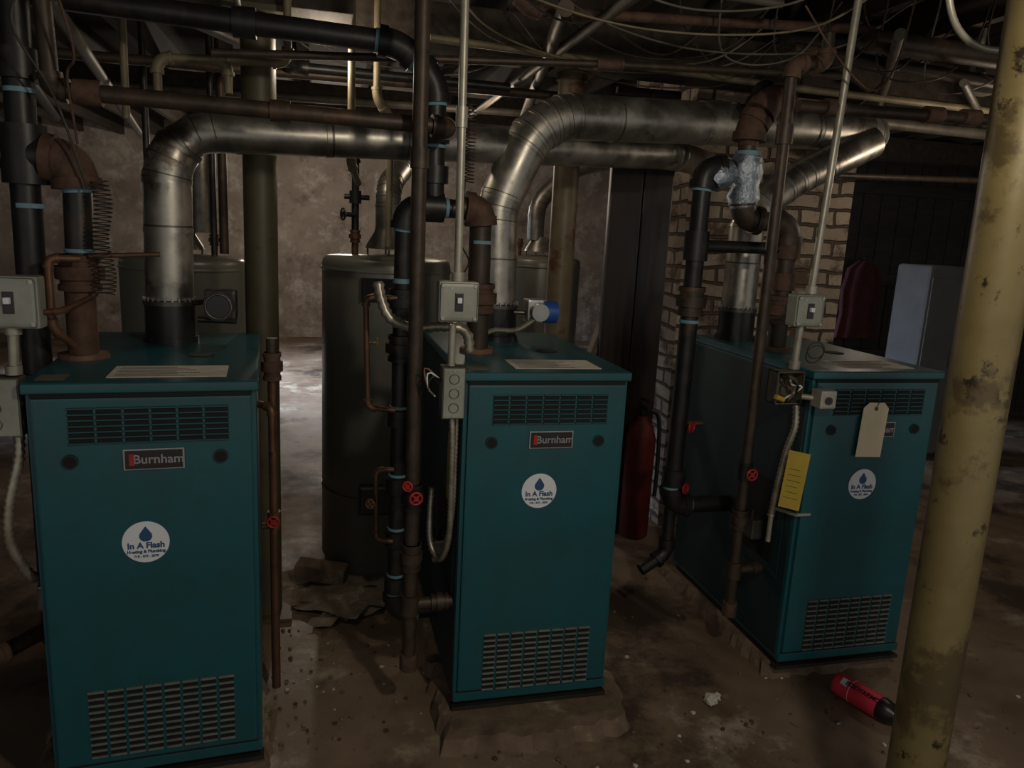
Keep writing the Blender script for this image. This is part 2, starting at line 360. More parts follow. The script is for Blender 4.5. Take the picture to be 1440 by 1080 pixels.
duct(o,[(-.441,2.45,1.18),(-.434,2.45,1.60),(-.36,2.455,1.685),(.30,2.52,1.712),(1.35,2.86,1.775),(1.80,3.40,1.80)],.067,GALV,.05,2,[((-.24,2.47,1.690),(1,.1,.05)),((.02,2.49,1.700),(1,.1,.05)),((.7,2.65,1.736),(1,.32,.05)),((-.437,2.45,1.40),(0,0,1)),((-.437,2.45,1.54),(0,0,1))],.058)
damper(o,-.441,2.45,1.068,.067)
o.done()
o=Ob('flue_damper_motor')
o.cyl((-.37,2.42,1.19),(-.30,2.40,1.20),.008,BLKPL); o.box((-.335,2.36,1.145),(-.245,2.43,1.235),BLKPL,.01); o.cyl((-.29,2.36,1.19),(-.29,2.33,1.19),.042,BLKPL,n=30); o.torus((-.29,2.33,1.19),(0,1,0),.036,.004,SEAM)
o.cyl((-.36,2.43,1.14),(-.25,2.41,1.14),.01,SEAM); o.done()
o=Ob('flue_pipe')
duct(o,[(.597,2.6,1.18),(.585,2.6,1.52),(.69,2.6,1.77),(.80,2.61,1.842),(1.565,2.74,1.89),(2.22,2.85,1.925),(2.33,2.98,1.93),(2.33,3.42,1.93)],.072,GALV,.045,2,[((1.0,2.644,1.853),(1,.17,.06)),((1.38,2.71,1.878),(1,.17,.06)),((1.9,2.795,1.908),(1,.17,.06)),((.592,2.6,1.34),(0,0,1))],.077)
damper(o,.597,2.6,1.068,.072); o.done()
o=Ob('flue_damper_motor')
o.box((.69,2.50,1.14),(.76,2.57,1.22),SILV,.008); o.cyl((.725,2.50,1.18),(.725,2.46,1.18),.030,SILV,n=28); o.cyl((.745,2.50,1.18),(.79,2.50,1.18),.038,BLUEP,n=28)
o.cyl((.64,2.56,1.17),(.70,2.55,1.17),.008,SEAM)
o.flex([(.50,2.42,1.10),(.56,2.44,1.12),(.64,2.46,1.12),(.71,2.48,1.155)],.010,FLEX); o.done()
o=Ob('flue_pipe')
duct(o,[(1.60,2.68,1.18),(1.60,2.68,1.56),(1.80,2.71,1.70),(2.20,2.80,1.88)],.066,GALV,.06,2,[((1.60,2.68,1.36),(0,0,1)),((1.95,2.743,1.767),(.4,.09,.18))])
damper(o,1.60,2.68,1.068,.066); o.done()
# ------------------------------------------------------------------ plumbing, left group
Y=2.15
o=Ob('steam_pipe')
o.pipe([(-.60,Y,1.10),(-.59,Y,1.567),(-1.3,Y,1.575)],.033,BLACKP,RUST,.055,TAPE,fit=1.55)
o.cyl((-.60,Y,1.07),(-.60,Y,1.082),.062,RUSTL,n=8); o.cyl((-.60,Y,1.08),(-.60,Y,1.26),.036,RUST); o.union((-.598,Y,1.29),(0,0,1),.034,RUST,.09)
o.band((-.594,Y,1.345),(0,0,1),.036,TAPE,.014)
o.done()
o=Ob('water_main_riser')
o.cyl((-.715,Y+.0,.3),(-.70,Y,2.3),.034,BLACKP); o.band((-.703,Y,1.572),(0,0,1),.052,BLACKP,.14); o.band((-.66,Y,1.572),(1,0,0),.050,BLACKP,.05)
o.band((-.63,Y,1.570),(1,0,0),.036,TAPE,.02)
for z in (1.72,1.45): o.band((-.702,Y,z),(0,0,1),.036,TAPE,.016)
o.band((-.702,Y,1.78),(0,0,1),.046,BLACKP,.07); o.cyl((-.702,Y,1.79),(-1.3,Y,1.80),.03,BLACKP); o.band((-.71,Y,1.0),(0,0,1),.045,BLACKP,.06)
o.pipe([(-.715,Y,.32),(-.715,Y,.28),(-.66,Y,.28)],.03,BLACKP,BROWNP,.03)
o.cyl((-.715,Y,.28),(-.715,Y,0.0),.026,BROWNP); o.done()
o=Ob('drain_pipe'); o.pipe([(-1.4,1.95,.34),(-.80,1.95,.34),(-.72,2.08,.34)],.022,BROWNP,RUST,.03); o.cyl((-.85,1.95,.34),(-.85,1.95,0),.018,BROWNP); o.band((-.85,1.95,.34),(1,0,0),.03,RUST,.07); o.done()
def switchbox(name,c,w=.105,d=.05):
    o=Ob(name); x,y,z=c
    o.box((x-w/2,y-d/2,z-w/2),(x+w/2,y+d/2,z+w/2),BOXG,.008); o.box((x-w/2+.004,y-d/2-.004,z-w/2+.004),(x+w/2-.004,y-d/2+.002,z+w/2-.004),BOXG,.008)
    for sx in (-1,1):
        for sz in (-1,1): o.cyl((x+sx*w*.4,y-d/2-.003,z+sz*w*.4),(x+sx*w*.4,y-d/2-.007,z+sz*w*.4),.005,SILV,n=10)
    o.box((x-.011,y-d/2-.007,z-.024),(x+.011,y-d/2-.002,z+.024),BLKPL,.002); o.box((x-.006,y-d/2-.018,z-.002),(x+.006,y-d/2-.004,z+.012),WHITE,.002)
    o.cyl((x-.02,y-d/2-.003,z+.035),(x-.02,y-d/2-.006,z+.035),.004,SILV,n=10)
    return o
def jbox(name,c,w,h,d=.05):
    o=Ob(name); x,y,z=c
    o.box((x-w/2,y-d/2,z-h/2),(x+w/2,y+d/2,z+h/2),CONDD,.004)
    o.box((x-w/2+.003,y-d/2-.003,z-h/2+.003),(x+w/2-.003,y-d/2+.001,z+h/2-.003),BOXG,.003)
    for t in (-.28,0,.28): o.torus((x,y-d/2-.003,z+t*h),(0,1,0),.013,.0015,SEAM)
    for t in (-.28,.05): o.torus((x+w/2,y,z+t*h),(1,0,0),.012,.0015,SEAM)
    for sz in (-1,1): o.cyl((x,y-d/2-.002,z+sz*h*.44),(x,y-d/2-.006,z+sz*h*.44),.004,SILV,n=10)
    return o
o=switchbox('switch_box',(-.655,1.87,1.243),.115); o.cyl((-.66,1.87,1.185),(-.665,1.87,1.085),.011,COND); o.band((-.66,1.87,1.18),(0,0,1),.017,COND,.02); o.band((-.665,1.87,1.09),(0,0,1),.017,COND,.02)
o.pipe([(-.60,1.87,1.22),(-.57,1.9,1.22),(-.55,2.1,1.24)],.006,COPPER,None,.02); o.done()
o=jbox('junction_box',(-.70,1.87,1.008),.10,.135); o.done()
o=Ob('flexible_conduit'); o.flex([(-.665,1.87,.94),(-.668,1.86,.88),(-.69,1.85,.78),(-.695,1.85,.69),(-.67,1.87,.60),(-.655,1.90,.575)],.013,FLEX,.008); o.done()
o=Ob('copper_pipe')
o.pipe([(-.57,2.06,1.33),(-.635,2.04,1.33),(-.635,2.04,1.16),(-.60,2.08,1.11)],.009,COPPER,None,.02)
o.cyl((-.56,2.10,1.335),(-.40,2.12,1.345),.006,COPPER); o.done()
o=Ob('coiled_wire')
pts=[V((-.525+.020*math.cos(i*.5)+.006*math.sin(i*.03),2.09+.020*math.sin(i*.5),1.24+.00085*i)) for i in range(330)]
o.sweep(pts,.0016,WIRE,6)
o.wire([(-.55,2.08,1.5),(-.60,2.05,1.7),(-.66,2.0,1.85),(-.60,2.0,2.0),(-.62,2.0,2.25)],.003,WIRE)
o.wire([(-.565,2.08,1.6),(-.57,2.05,1.75),(-.54,2.0,1.80),(-.58,1.98,2.02),(-.57,2.0,2.25)],.003,RUST)
o.done()
o=Ob('gas_pipe')
o.cyl((-.135,2.2,1.04),(-.135,2.2,.03),.013,COPPER); o.union((-.135,2.2,1.04),(0,0,1),.017,RUST,.08); o.cyl((-.135,2.2,1.07),(-.135,2.2,1.12),.016,BROWNP)
o.pipe([(-.175,2.2,.93),(-.135,2.16,.93),(-.135,2.16,.80)],.010,COPPER,None,.02); o.valve((-.135,2.2,.59),(0,-1,0),.014,COPPER,None,.016); o.cyl((-.135,2.2,.56),(-.17,2.2,.56),.010,COPPER); o.band((-.135,2.2,.58),(0,0,1),.019,COPPER,.05)
o.done()
# ------------------------------------------------------------------ plumbing, centre group
o=Ob('drain_pipe')
x,y=.250,2.02
o.cyl((x,y,.20),(x-.006,y,2.3),.020,BROWNP); o.cyl((x,y,.165),(x,y,.215),.027,RUST,n=8)
o.union((x,y,.52),(0,0,1),.019,BROWNP,.08); o.union((x,y,.70),(0,0,1),.018,BLACKP,.08); o.valve((x,y,.71),(.1,-1,0),.012,BROWNP,None,.017); o.valve((x-.0,y-.0,.745),(-.5,-1,0),.012,BROWNP,None,.013)
o.band((x,y,.373),(0,0,1),.028,BROWNP,.06); o.cyl((x,y,.373),(.374,y,.373),.018,BROWNP); o.union((.335,y,.373),(1,0,0),.017,BROWNP,.05)
o.band((x-.003,y,1.62),(0,0,1),.025,BROWNP,.05)
o.done()
y=2.3
o=Ob('steam_pipe')
o.pipe([(.375,y,.20),(.235,y,.20),(.24,y,1.505),(.47,y,1.505)],.028,BLACKP,BLACKP,.055,TAPE,fit=1.32)
for z in (.30,.46,.64,.86): o.band((.236,y,z),(0,0,1),.038,BLACKP,.05); o.band((.236,y,z+.034),(0,0,1),.030,TAPE,.012)
for z in (1.22,1.08): o.union((.239,y,z),(0,0,1),.028,BLACKP,.08)
o.band((.239,y,1.285),(0,0,1),.0305,TAPE,.02)
o.done()
o=Ob('steam_pipe')
o.pipe([(.40,y,1.508),(.47,y,1.508),(.475,y,1.07)],.034,BROWNP,RUST,.055,None,fit=1.3)
o.union((.474,y,1.24),(0,0,1),.033,RUST,.09); o.cyl((.475,y,1.07),(.475,y,1.085),.055,RUSTL,n=8); o.band((.474,y,1.41),(0,0,1),.036,TAPE,.014)
o.band((.325,y,1.506),(1,0,0),.044,BLACKP,.06); o.band((.365,y,1.506),(1,0,0),.030,TAPE,.014)
o.done()
o=Ob('steam_header')
o.pipe([(-1.1,y,1.985),(.215,y,1.952),(.322,y,1.86),(.325,y,1.53)],.031,BLACKP,BLACKP,.045,TAPE,fit=1.25)
o.band((.325,y,1.72),(0,0,1),.042,BLACKP,.06); o.band((.325,y,1.68),(0,0,1),.033,TAPE,.012); o.band((.325,y,1.60),(0,0,1),.042,BLACKP,.05); o.band((-.2,y,1.962),(1,0,0),.04,BLACKP,.06)
o.done()
o=Ob('return_pipe')
o.pipe([(-.56,2.1,1.722),(.33,2.1,1.712),(.33,2.26,1.712)],.021,BROWNP,BROWNP,.035); o.band((-.54,2.1,1.722),(1,0,0),.03,RUST,.06); o.pipe([(-.56,2.1,1.722),(-.62,2.1,1.722),(-.64,2.1,2.3)],.02,BROWNP,BROWNP,.03)
o.band((-.1,2.1,1.717),(1,0,0),.027,BROWNP,.05); o.done()
o=Ob('copper_pipe')
o.pipe([(.22,y-.03,1.235),(.128,y-.03,1.235),(.138,y-.03,.90),(.22,y-.03,.89)],.0085,COPPER,None,.022,fit=1.3)
o.pipe([(.22,y-.03,.70),(.165,y-.03,.70),(.168,y-.03,.47),(.22,y-.03,.46)],.008,COPPER,None,.022,fit=1.3); o.valve((.165,y-.03,.60),(-.6,-1,0),.009,COPPER,COPPER,.014)
o.valve((.128,y-.03,1.1),(1,0,0),.009,COPPER,YEL,.012)
o.done()
o=switchbox('switch_box',(.345,1.95,1.262),.105)
o.cyl((.345,1.95,1.31),(.335,1.95,2.3),.0105,COND); o.band((.345,1.95,1.325),(0,0,1),.017,COND,.025); o.band((.34,1.95,1.72),(0,0,1),.015,COND,.05); o.cyl((.335,1.95,1.20),(.335,1.95,1.09),.010,COND); o.done()
o=jbox('junction_box',(.342,1.965,1.017),.062,.14,.06)
for i,c in enumerate((BLKPL,WHITE,RUSTL)): o.wire([(.31,1.96,1.05),(.285-.01*i,1.95,1.06+.012*i),(.275,1.95,1.03),(.30,1.96,1.0)],.0025,c)
o.done()
o=Ob('flexible_conduit')
o.flex([(.345,1.97,.95),(.348,1.965,.88),(.350,1.97,.75),(.352,1.98,.62),(.345,2.0,.54),(.33,2.04,.50),(.31,2.08,.55),(.315,2.1,.7)],.010,FLEX)
o.flex([(.361,1.985,.95),(.361,1.985,.80),(.360,1.99,.66),(.355,2.05,.55)],.007,FLEX); o.done()
o=Ob('flexible_conduit')
o.flex([(.155,2.16,1.29),(.165,2.15,1.24),(.19,2.14,1.19),(.25,2.14,1.165),(.33,2.14,1.17),(.39,2.14,1.165),(.415,2.14,1.14),(.42,2.14,1.085)],.017,FLEX,.010); o.done()
o=Ob('coiled_wire')
pts=[V((.415+.014*math.cos(i*.8),2.22+.014*math.sin(i*.8),1.58+.0013*i)) for i in range(170)]; o.sweep(pts,.0018,BROWNP,6)
o.wire([(.40,2.2,1.58),(.385,2.15,1.42),(.40,2.1,1.36),(.36,1.99,1.32)],.0025,WIRE)
o.done()
o=Ob('yellow_tag'); o.box((.362,2.03,.66),(.364,2.12,.86),YEL,.0006); o.wire([(.363,2.065,.86),(.365,2.07,.88),(.368,2.08,.895)],.001,WIRE); o.done()
# ------------------------------------------------------------------ plumbing, right group
o=Ob('drain_pipe'); x,y=1.378,2.15
o.pipe([(x,y,.21),(x,y,1.985),(1.49,y,1.99),(1.49,y,2.08)],.018,BROWNP,RUST,.035,None,fit=1.35); o.cyl((x,y,.175),(x,y,.225),.025,RUST,n=8)
o.union((x,y,.53),(0,0,1),.017,BROWNP,.07); o.valve((x,y,.70),(0,-1,0),.012,BROWNP,None,.018); o.band((x,y,.70),(0,0,1),.024,BLACKP,.06); o.band((x,y,.345),(0,0,1),.026,BROWNP,.06)
o.cyl((x,y,.345),(1.484,y,.345),.016,BROWNP); o.band((1.46,y,.345),(1,0,0),.022,BROWNP,.03)
o.band((x,y,1.78),(0,0,1),.026,BROWNP,.06); o.done()
y=2.4
o=Ob('steam_pipe')
o.pipe([(1.484,y,.49),(1.245,y,.49),(1.25,y,1.69),(1.41,y,1.69)],.031,BLACKP,BLACKP,.055,TAPE,fit=1.3)
o.union((1.249,y,1.24),(0,0,1),.031,BROWNP,.10); o.band((1.249,y,1.17),(0,0,1),.034,TAPE,.016); o.band((1.247,y,.60),(0,0,1),.042,BLACKP,.06); o.band((1.248,y,1.43),(0,0,1),.042,BLACKP,.10); o.cyl((1.25,y,1.43),(1.6,y,1.435),.021,BLACKP)
o.valve((1.247,y-.01,.80),(.6,-1,0),.014,BLACKP,None,.018); o.valve((1.247,y-.01,.57),(.6,-1,0),.014,BLACKP,None,.018)
o.pipe([(1.245,y,.50),(1.245,y,.30),(1.14,y-.02,.25)],.022,BLACKP,BLACKP,.04)
o.cyl((1.25,y,.80),(1.34,y,.80),.009,COPPER)
o.band((1.245,y,.34),(0,0,1),.03,BLACKP,.04)
o.done()
o=Ob('steam_pipe')
o.pipe([(1.605,y,1.07),(1.60,y,1.52),(1.41,y,1.53),(1.405,y,1.77)],.033,BROWNP,BROWNP,.055,None,fit=1.32)
o.pipe([(1.405,y,1.77),(1.405,y,1.83),(1.47,y,1.93),(1.56,y+.04,1.93)],.034,RUST,RUST,.05,None,fit=1.45)
o.pipe([(1.44,y+.05,1.86),(1.47,y+.05,1.965),(1.60,y+.2,1.97),(1.75,y+.5,1.97)],.030,BLACKP,BLACKP,.05,None,fit=1.3)
o.union((1.603,y,1.22),(0,0,1),.035,RUST,.10); o.cyl((1.605,y,1.07),(1.605,y,1.085),.058,RUSTL,n=8); o.band((1.601,y,1.32),(0,0,1),.044,RUST,.06); o.band((1.602,y,1.435),(0,0,1),.046,RUST,.07)
o.band((1.407,y,1.745),(0,0,1),.042,TAPE,.022)
o.sweep([(1.41,y,1.56),(1.405,y,1.60),(1.412,y,1.64),(1.402,y,1.68),(1.41,y,1.735)],[.04,.058,.044,.062,.050],FOIL,14)
o.sweep([(1.28,y,1.64),(1.31,y,1.67),(1.35,y,1.69)],[.04,.052,.04],FOIL,12)
o.done()
o=switchbox('switch_box',(1.478,2.08,1.25),.10)
o.cyl((1.492,2.08,1.30),(1.53,2.08,2.3),.0115,COND); o.band((1.493,2.08,1.315),(0,0,1),.018,COND,.025); o.cyl((1.47,2.08,1.2),(1.465,2.08,1.06),.011,COND); o.band((1.466,2.08,1.075),(0,0,1),.017,COND,.025); o.done()
o=Ob('junction_box')
for a,b in (((1.385,2.09,.955),(1.482,2.095,1.06)),((1.385,2.04,.955),(1.389,2.095,1.06)),((1.478,2.04,.955),(1.482,2.095,1.06)),((1.385,2.04,1.056),(1.482,2.095,1.06)),((1.385,2.04,.955),(1.482,2.095,.959))): o.box(a,b,CONDD,.001)
o.box((1.47,1.935,.965),(1.525,1.985,1.02),COND,.004); o.cyl((1.497,1.935,.99),(1.497,1.93,.99),.012,BLKPL); o.cyl((1.45,2.0,.99),(1.48,1.975,.99),.009,COND)
for i,c in enumerate((BLKPL,WHITE,BLKPL,RUSTL,COPPER)):
    r=random.random; o.wire([(1.40+.07*r(),2.09,1.04),(1.39+.09*r(),2.03,1.01+.04*r()),(1.40+.07*r(),2.01,.98+.04*r()),(1.39+.09*r(),2.03,.97)],.003,c)
o.cyl((1.37,2.02,.985),(1.40,2.02,.975),.008,YEL)
o.torus((1.49,2.02,1.12),(0,1,.3),.03,.002,WIRE); o.torus((1.50,2.03,1.13),(.3,1,.1),.026,.002,WIRE)
o.done()
o=Ob('flexible_conduit'); o.flex([(1.47,2.05,.95),(1.468,2.04,.88),(1.455,2.05,.80),(1.445,2.06,.68),(1.442,2.07,.57)],.012,FLEX,.0075); o.cyl((1.442,2.07,.57),(1.442,2.07,.48),.008,COND); o.cyl((1.44,2.07,.60),(1.48,1.993,.60),.006,COND); o.cyl((1.48,1.993,.60),(1.53,1.993,.60),.006,COND); o.done()
o=Ob('yellow_tag'); M=Matrix.Translation((1.450,1.985,.72))@Matrix.Rotation(math.radians(-38),4,'Z')@Matrix.Rotation(math.radians(4),4,'Y'); o.box((-.032,-.001,-.095),(.032,.001,.095),YEL,.0006,M)
for t in range(6): o.box((-.022,-.0014,-.06+t*.019),(.020-.004*(t%3),-.0008,-.0585+t*.019),WIRE,0,M)
o.wire([M@V((0,0,.09)),(1.462,1.99,.84),(1.47,2.0,.955)],.0012,WIRE); o.done()
o=Ob('inspection_tag'); M=Matrix.Translation((1.712,1.983,.882))@Matrix.Rotation(math.radians(2),4,'Y'); o.poly([M@V(p) for p in ((-.047,0,-.090),(.047,0,-.090),(.047,0,.072),(.028,0,.090),(-.028,0,.090),(-.047,0,.072))],TAG); o.box((-.047,.0005,-.090),(.047,.0015,.072),TAG,0,M); o.cyl(M@V((0,-.001,.07)),M@V((0,.001,.07)),.007,RUSTL); o.wire([(1.714,1.984,.952),(1.72,1.98,.975),(1.716,1.99,.985)],.001,WIRE); o.done()
o=Ob('return_pipe')
o.cyl((1.38,2.1,1.856),(3.2,2.1,1.90),.018,BROWNP)
for x in (1.50,1.86,2.0): o.band((x,2.1,1.859+(x-1.42)*.025),(1,0,.02),.026,RUST,.06)
o.done()
o=Ob('gas_pipe'); o.cyl((2.0,3.1,1.76),(4.6,3.1,1.85),.014,BROWNP); o.done()
o=Ob('loose_cable'); o.wire([(1.12,1.3,2.3),(1.13,1.3,2.05),(1.149,1.3,1.917),(1.203,1.3,1.853),(1.298,1.3,1.844),(1.42,1.3,1.90)],.0065,COND); o.done()
# ------------------------------------------------------------------ overhead pipes
def over(name,pts,r,m,fm=None,fil=.04): o=Ob(name); o.pipe(pts,r,m,fm,fil,fit=1.35); o.done()
over('gas_pipe',[(-.478,2.6,1.80),(-.478,2.6,1.905),(-.277,2.6,1.915),(-.277,2.6,1.82)],.013,CREAM)
over('gas_pipe',[(-.277,2.6,1.915),(-.10,2.58,1.92),(-.10,2.58,2.295)],.012,CREAM)
over('water_pipe',[(-.3,2.42,1.90),(.893,2.42,1.985),(1.75,2.42,2.03)],.012,BROWNP,RUST)
over('water_pipe',[(.105,2.9,2.295),(.105,2.9,1.66),(.14,3.1,1.60)],.013,CREAM)
over('water_pipe',[(.20,3.0,2.295),(.20,3.0,1.90),(.26,3.05,1.85),(.26,3.1,1.36)],.013,CREAM)
over('water_pipe',[(-.56,2.58,2.295),(-.565,2.58,1.72)],.011,CREAM)
over('electrical_conduit',[(-.60,1.9,1.95),(-1.18,5.8,1.95)],.020,CONDD)
over('electrical_conduit',[(-.2,1.6,2.08),(-.42,6.5,2.08)],.010,CONDD)
over('electrical_conduit',[(-.85,2.0,2.05),(-1.9,6.5,2.1)],.03,BLACKP)
over('water_pipe',[(-1.4,3.4,2.02),(1.6,3.45,2.06)],.020,BROWNP)
over('water_pipe',[(-1.8,4.4,2.05),(1.5,4.4,2.12)],.022,CONDD)
over('water_pipe',[(.82,1.5,2.09),(.86,8.0,2.09)],.018,CONDD)
over('water_pipe',[(.55,2.45,2.2),(.62,2.45,2.12),(1.9,2.45,2.2)],.016,RUST)
over('water_pipe',[(1.15,1.9,2.24),(3.9,2.15,2.12)],.020,CONDD)
over('water_pipe',[(1.60,2.5,2.12),(3.9,2.3,1.98)],.022,BROWNP)
over('water_pipe',[(1.8,2.9,2.08),(4.2,2.7,2.02)],.016,CREAM)
over('water_pipe',[(1.65,2.65,2.2),(3.9,2.6,2.22)],.040,BLACKP)
over('water_pipe',[(.70,2.3,2.10),(1.25,5.0,2.09)],.025,BROWNP)
over('water_pipe',[(1.7,2.1,2.09),(2.6,3.3,2.09)],.018,CONDD)
over('water_pipe',[(-.7,2.2,2.06),(-.1,3.4,2.06),(.8,3.4,2.06)],.02,BLACKP)
over('water_pipe',[(.5,1.9,2.20),(2.9,1.9,2.24)],.030,BLACKP)
over('water_pipe',[(-1.2,1.75,2.2),(.2,1.85,2.24)],.02,CONDD)
over('water_pipe',[(.36,2.75,2.08),(1.9,2.95,2.09)],.013,CREAM)
over('water_pipe',[(.42,2.15,2.15),(1.35,2.2,2.16)],.012,CONDD)
over('electrical_conduit',[(2.05,2.2,2.0),(3.4,3.4,2.05)],.013,CONDD)
over('water_pipe',[(2.1,3.0,2.0),(4.0,3.0,1.98)],.024,CONDD)
over('steam_header',[(1.75,2.3,2.12),(3.0,2.25,2.10)],.035,BROWNP,RUST)
o=Ob('ceiling_junction_box'); o.box((2.40,2.56,2.06),(2.54,2.62,2.17),CONDD,.005); o.cyl((2.47,2.59,2.17),(2.47,2.59,2.3),.010,COND); o.cyl((2.40,2.59,2.11),(2.1,2.55,2.14),.010,CONDD); o.torus((2.47,2.558,2.115),(0,1,0),.02,.002,SEAM); o.done()
o=Ob('hanging_wires')
for i in range(7):
    x=-.5+.42*i+random.random()*.2; y=1.9+random.random()*.9; o.wire([(x,y,2.3),(x+.1,y+.1,2.1+random.random()*.1),(x+.35,y+.2,2.08),(x+.6,y+.25,2.28)],.0035,random.choice((WIRE,BROWNP)))
for i in range(6):
    x=1.2+.2*i; o.wire([(x,2.3,2.28),(x+.08,2.4,2.12-random.random()*.12),(x+.3,2.35,2.05),(x+.5,2.4,2.26)],.0035,random.choice((WIRE,CONDD,BROWNP)))
for i in range(9):
    y=2.0+.17*i; z=2.04+.03*random.random(); x0=random.uniform(-.4,.9); L=random.uniform(.8,1.5)
    o.wire([(x0,y,2.26),(x0+L*.15,y+.02,z+.06),(x0+L*.45,y+.05,z),(x0+L*.8,y+.03,z+.05),(x0+L,y,2.27)],.0035,random.choice((CREAM,CONDD,CONDD,WIRE)))
o.wire([(1.30,2.0,2.1),(1.42,2.0,1.98),(1.55,2.0,1.90),(1.62,2.0,1.98),(1.66,2.0,2.2)],.003,RUST)
o.wire([(1.95,2.9,2.25),(1.90,2.92,2.0),(1.98,2.95,1.97),(2.2,2.95,2.03),(2.4,2.98,2.2)],.005,WIRE)
o.done()
# ------------------------------------------------------------------ water heaters
def heater(x,y,r,h,m,vent=None,panel=True):
    e=empty('water_heater',(x,y,0))
    b=Ob('tank',e)
    b.lathe((0,0,0),[(r*.93,0),(r*.96,.01),(r*.96,.04),(r,.045),(r,h-.03),(r*.985,h-.012),(r*.93,h),(.05,h+.012)],m,64)
    b.lathe((0,0,0),[(r+.002,.35),(r+.004,.352),(r+.002,.356)],SEAM,64); b.lathe((0,0,0),[(r+.001,h-.055),(r+.005,h-.05),(r+.001,h-.042)],m,64)
    b.done()
    b=Ob('fittings',e)
    b.cyl((-r*.5,0,h),(-r*.5,0,h+.10),.014,COPPER); b.cyl((r*.5,0,h),(r*.5,0,h+.10),.014,COPPER); b.union((-r*.5,0,h+.08),(0,0,1),.014,COPPER,.05); b.union((r*.5,0,h+.08),(0,0,1),.014,COPPER,.05)
    if panel:
        M=Matrix.Rotation(math.radians(-4),4,'Z'); b.box((-.10,-r-.012,h-.16),(.09,-r+.03,h-.07),BLK,.004,M); b.box((-.10,-r-.03,.30),(.03,-r+.03,.42),BLKPL,.01,M)
    b.done()
    if vent:
        b=Ob('vent',e); b.lathe((0,0,0),[(.09,h+.035),(.085,h+.05),(.055,h+.10),(.05,h+.12)],GALVD,32)
        for a in (0,1.57,3.14,4.71): b.cyl((.08*math.cos(a),.08*math.sin(a),h),(.08*math.cos(a),.08*math.sin(a),h+.045),.004,SEAM)
        duct(b,[V(p)-V((x,y,0)) for p in vent],.05,GALVD,.08,4); b.done()
    return e
heater(.265,3.19,.262,1.315,TANK,[(.265,3.19,1.42),(.265,3.19,1.60),(.35,3.5,1.70),(.5,4.4,1.85)])
heater(-.605,3.72,.265,1.26,TANK,[(-.605+.08,3.72,1.37),(-.525,3.72,1.75),(-.4,4.3,1.95)],False)
heater(1.27,4.42,.25,1.30,TANK,[(1.24,4.42,1.40),(1.24,4.42,1.62),(1.45,4.40,1.83),(1.72,4.3,1.9)],False)
o=Ob('heater_piping')
o.pipe([(.134,3.19,1.42),(.134,3.19,1.72),(.105,2.95,1.72)],.015,BLACKP,BLACKP,.03); o.band((.134,3.19,1.55),(0,0,1),.024,BLACKP,.05); o.cyl((.09,3.19,1.55),(.19,3.19,1.55),.010,BLACKP); o.valve((.134,3.17,1.48),(-1,-.4,0),.016,BLACKP,BLACKP)
o.pipe([(.396,3.19,1.42),(.396,3.19,2.12)],.014,RUST)
o.pipe([(-.43,3.72,1.28),(-.43,3.72,2.295)],.02,BROWNP); o.pipe([(-.47,3.70,1.28),(-.47,3.70,2.295)],.014,BLACKP)
o.pipe([(-.74,3.72,1.36),(-.74,3.72,2.295)],.014,BLACKP)
o.done()
o=Ob('utility_cabinet'); o.box((3.99,4.30,.03),(4.29,4.62,1.36),TANK2,.035,seg=4); o.box((4.01,4.292,.10),(4.27,4.302,1.28),TANK2,.004); o.box((4.235,4.285,.66),(4.25,4.292,.78),SEAM,.003); o.box((4.0,4.33,0),(4.28,4.60,.035),BASE,.004); o.done()
# ------------------------------------------------------------------ clutter
o=Ob('dark_board_panel')
o.box((1.29,3.36,0),(1.45,3.39,2.11),PLY,.006); o.box((1.452,3.355,0),(1.60,3.385,2.11),PLY,.006); o.box((1.29,3.39,1.9),(1.60,3.43,2.0),PLANK,.004); o.done()
o=Ob('leaning_plank'); M=Matrix.Translation((.985,3.42,0.01))@Matrix.Rotation(math.radians(18),4,'Y'); o.box((-.010,-.03,0),(.010,.03,1.30),PALEW,.003,M); o.done()
e=empty('fire_extinguisher',(1.50,3.26,0)); b=Ob('cylinder_body',e); b.lathe((0,0,0),[(.065,0),(.072,.01),(.072,.50),(.055,.56),(.025,.59),(.025,.61)],REDD,36); b.done()
b=Ob('valve_head',e); b.cyl((0,0,.60),(0,0,.65),.02,BLKPL); b.box((-.01,-.08,.65),(.01,.03,.662),BLKPL,.003); b.box((-.01,-.07,.685),(.01,.03,.695),BLKPL,.003); b.sweep(catmull([(0,.02,.63),(.09,.02,.60),(.10,0,.40),(.09,-.02,.2)],.02),.01,BLKPL,10); b.done()
e=empty('drink_bottle',(1.66,1.905,.038)); d=V((.075,-.235,0)); d.normalize()
b=Ob('bottle_body',e)
def bl(prof,m): b.lathe((0,0,0),prof,m,36,axis=d)
bl([(.02,-.01),(.034,-.006),(.037,.002),(.037,.012)],PINK); bl([(.0375,.010),(.0375,.15)],PINK); bl([(.037,.148),(.037,.165),(.033,.185),(.02,.205),(.018,.215)],BLKPL); bl([(.0205,.212),(.0205,.235)],BLKPL)
bl([(.0378,.055),(.0378,.057)],WHITE)
b.done()
ax=d; nrm=(V((-.55,-.45,.9))-ax*V((-.55,-.45,.9)).dot(ax)).normalized(); yv=nrm.cross(ax)
t=text('bottle_text','BODYARMOR',e,ax*.105+nrm*.0382,.021,BLKPL,(0,0,0),bold=.0005)
t.rotation_euler=Matrix((ax,yv,nrm)).transposed().to_euler()
b=Ob('bottle_label',e); c=ax*.035+nrm*.0368; b.box((-.012,-.012,0),(.012,.012,.0012),WHITE,0,Matrix.Translation(c)@Matrix((ax,yv,nrm)).transposed().to_4x4()); b.done()
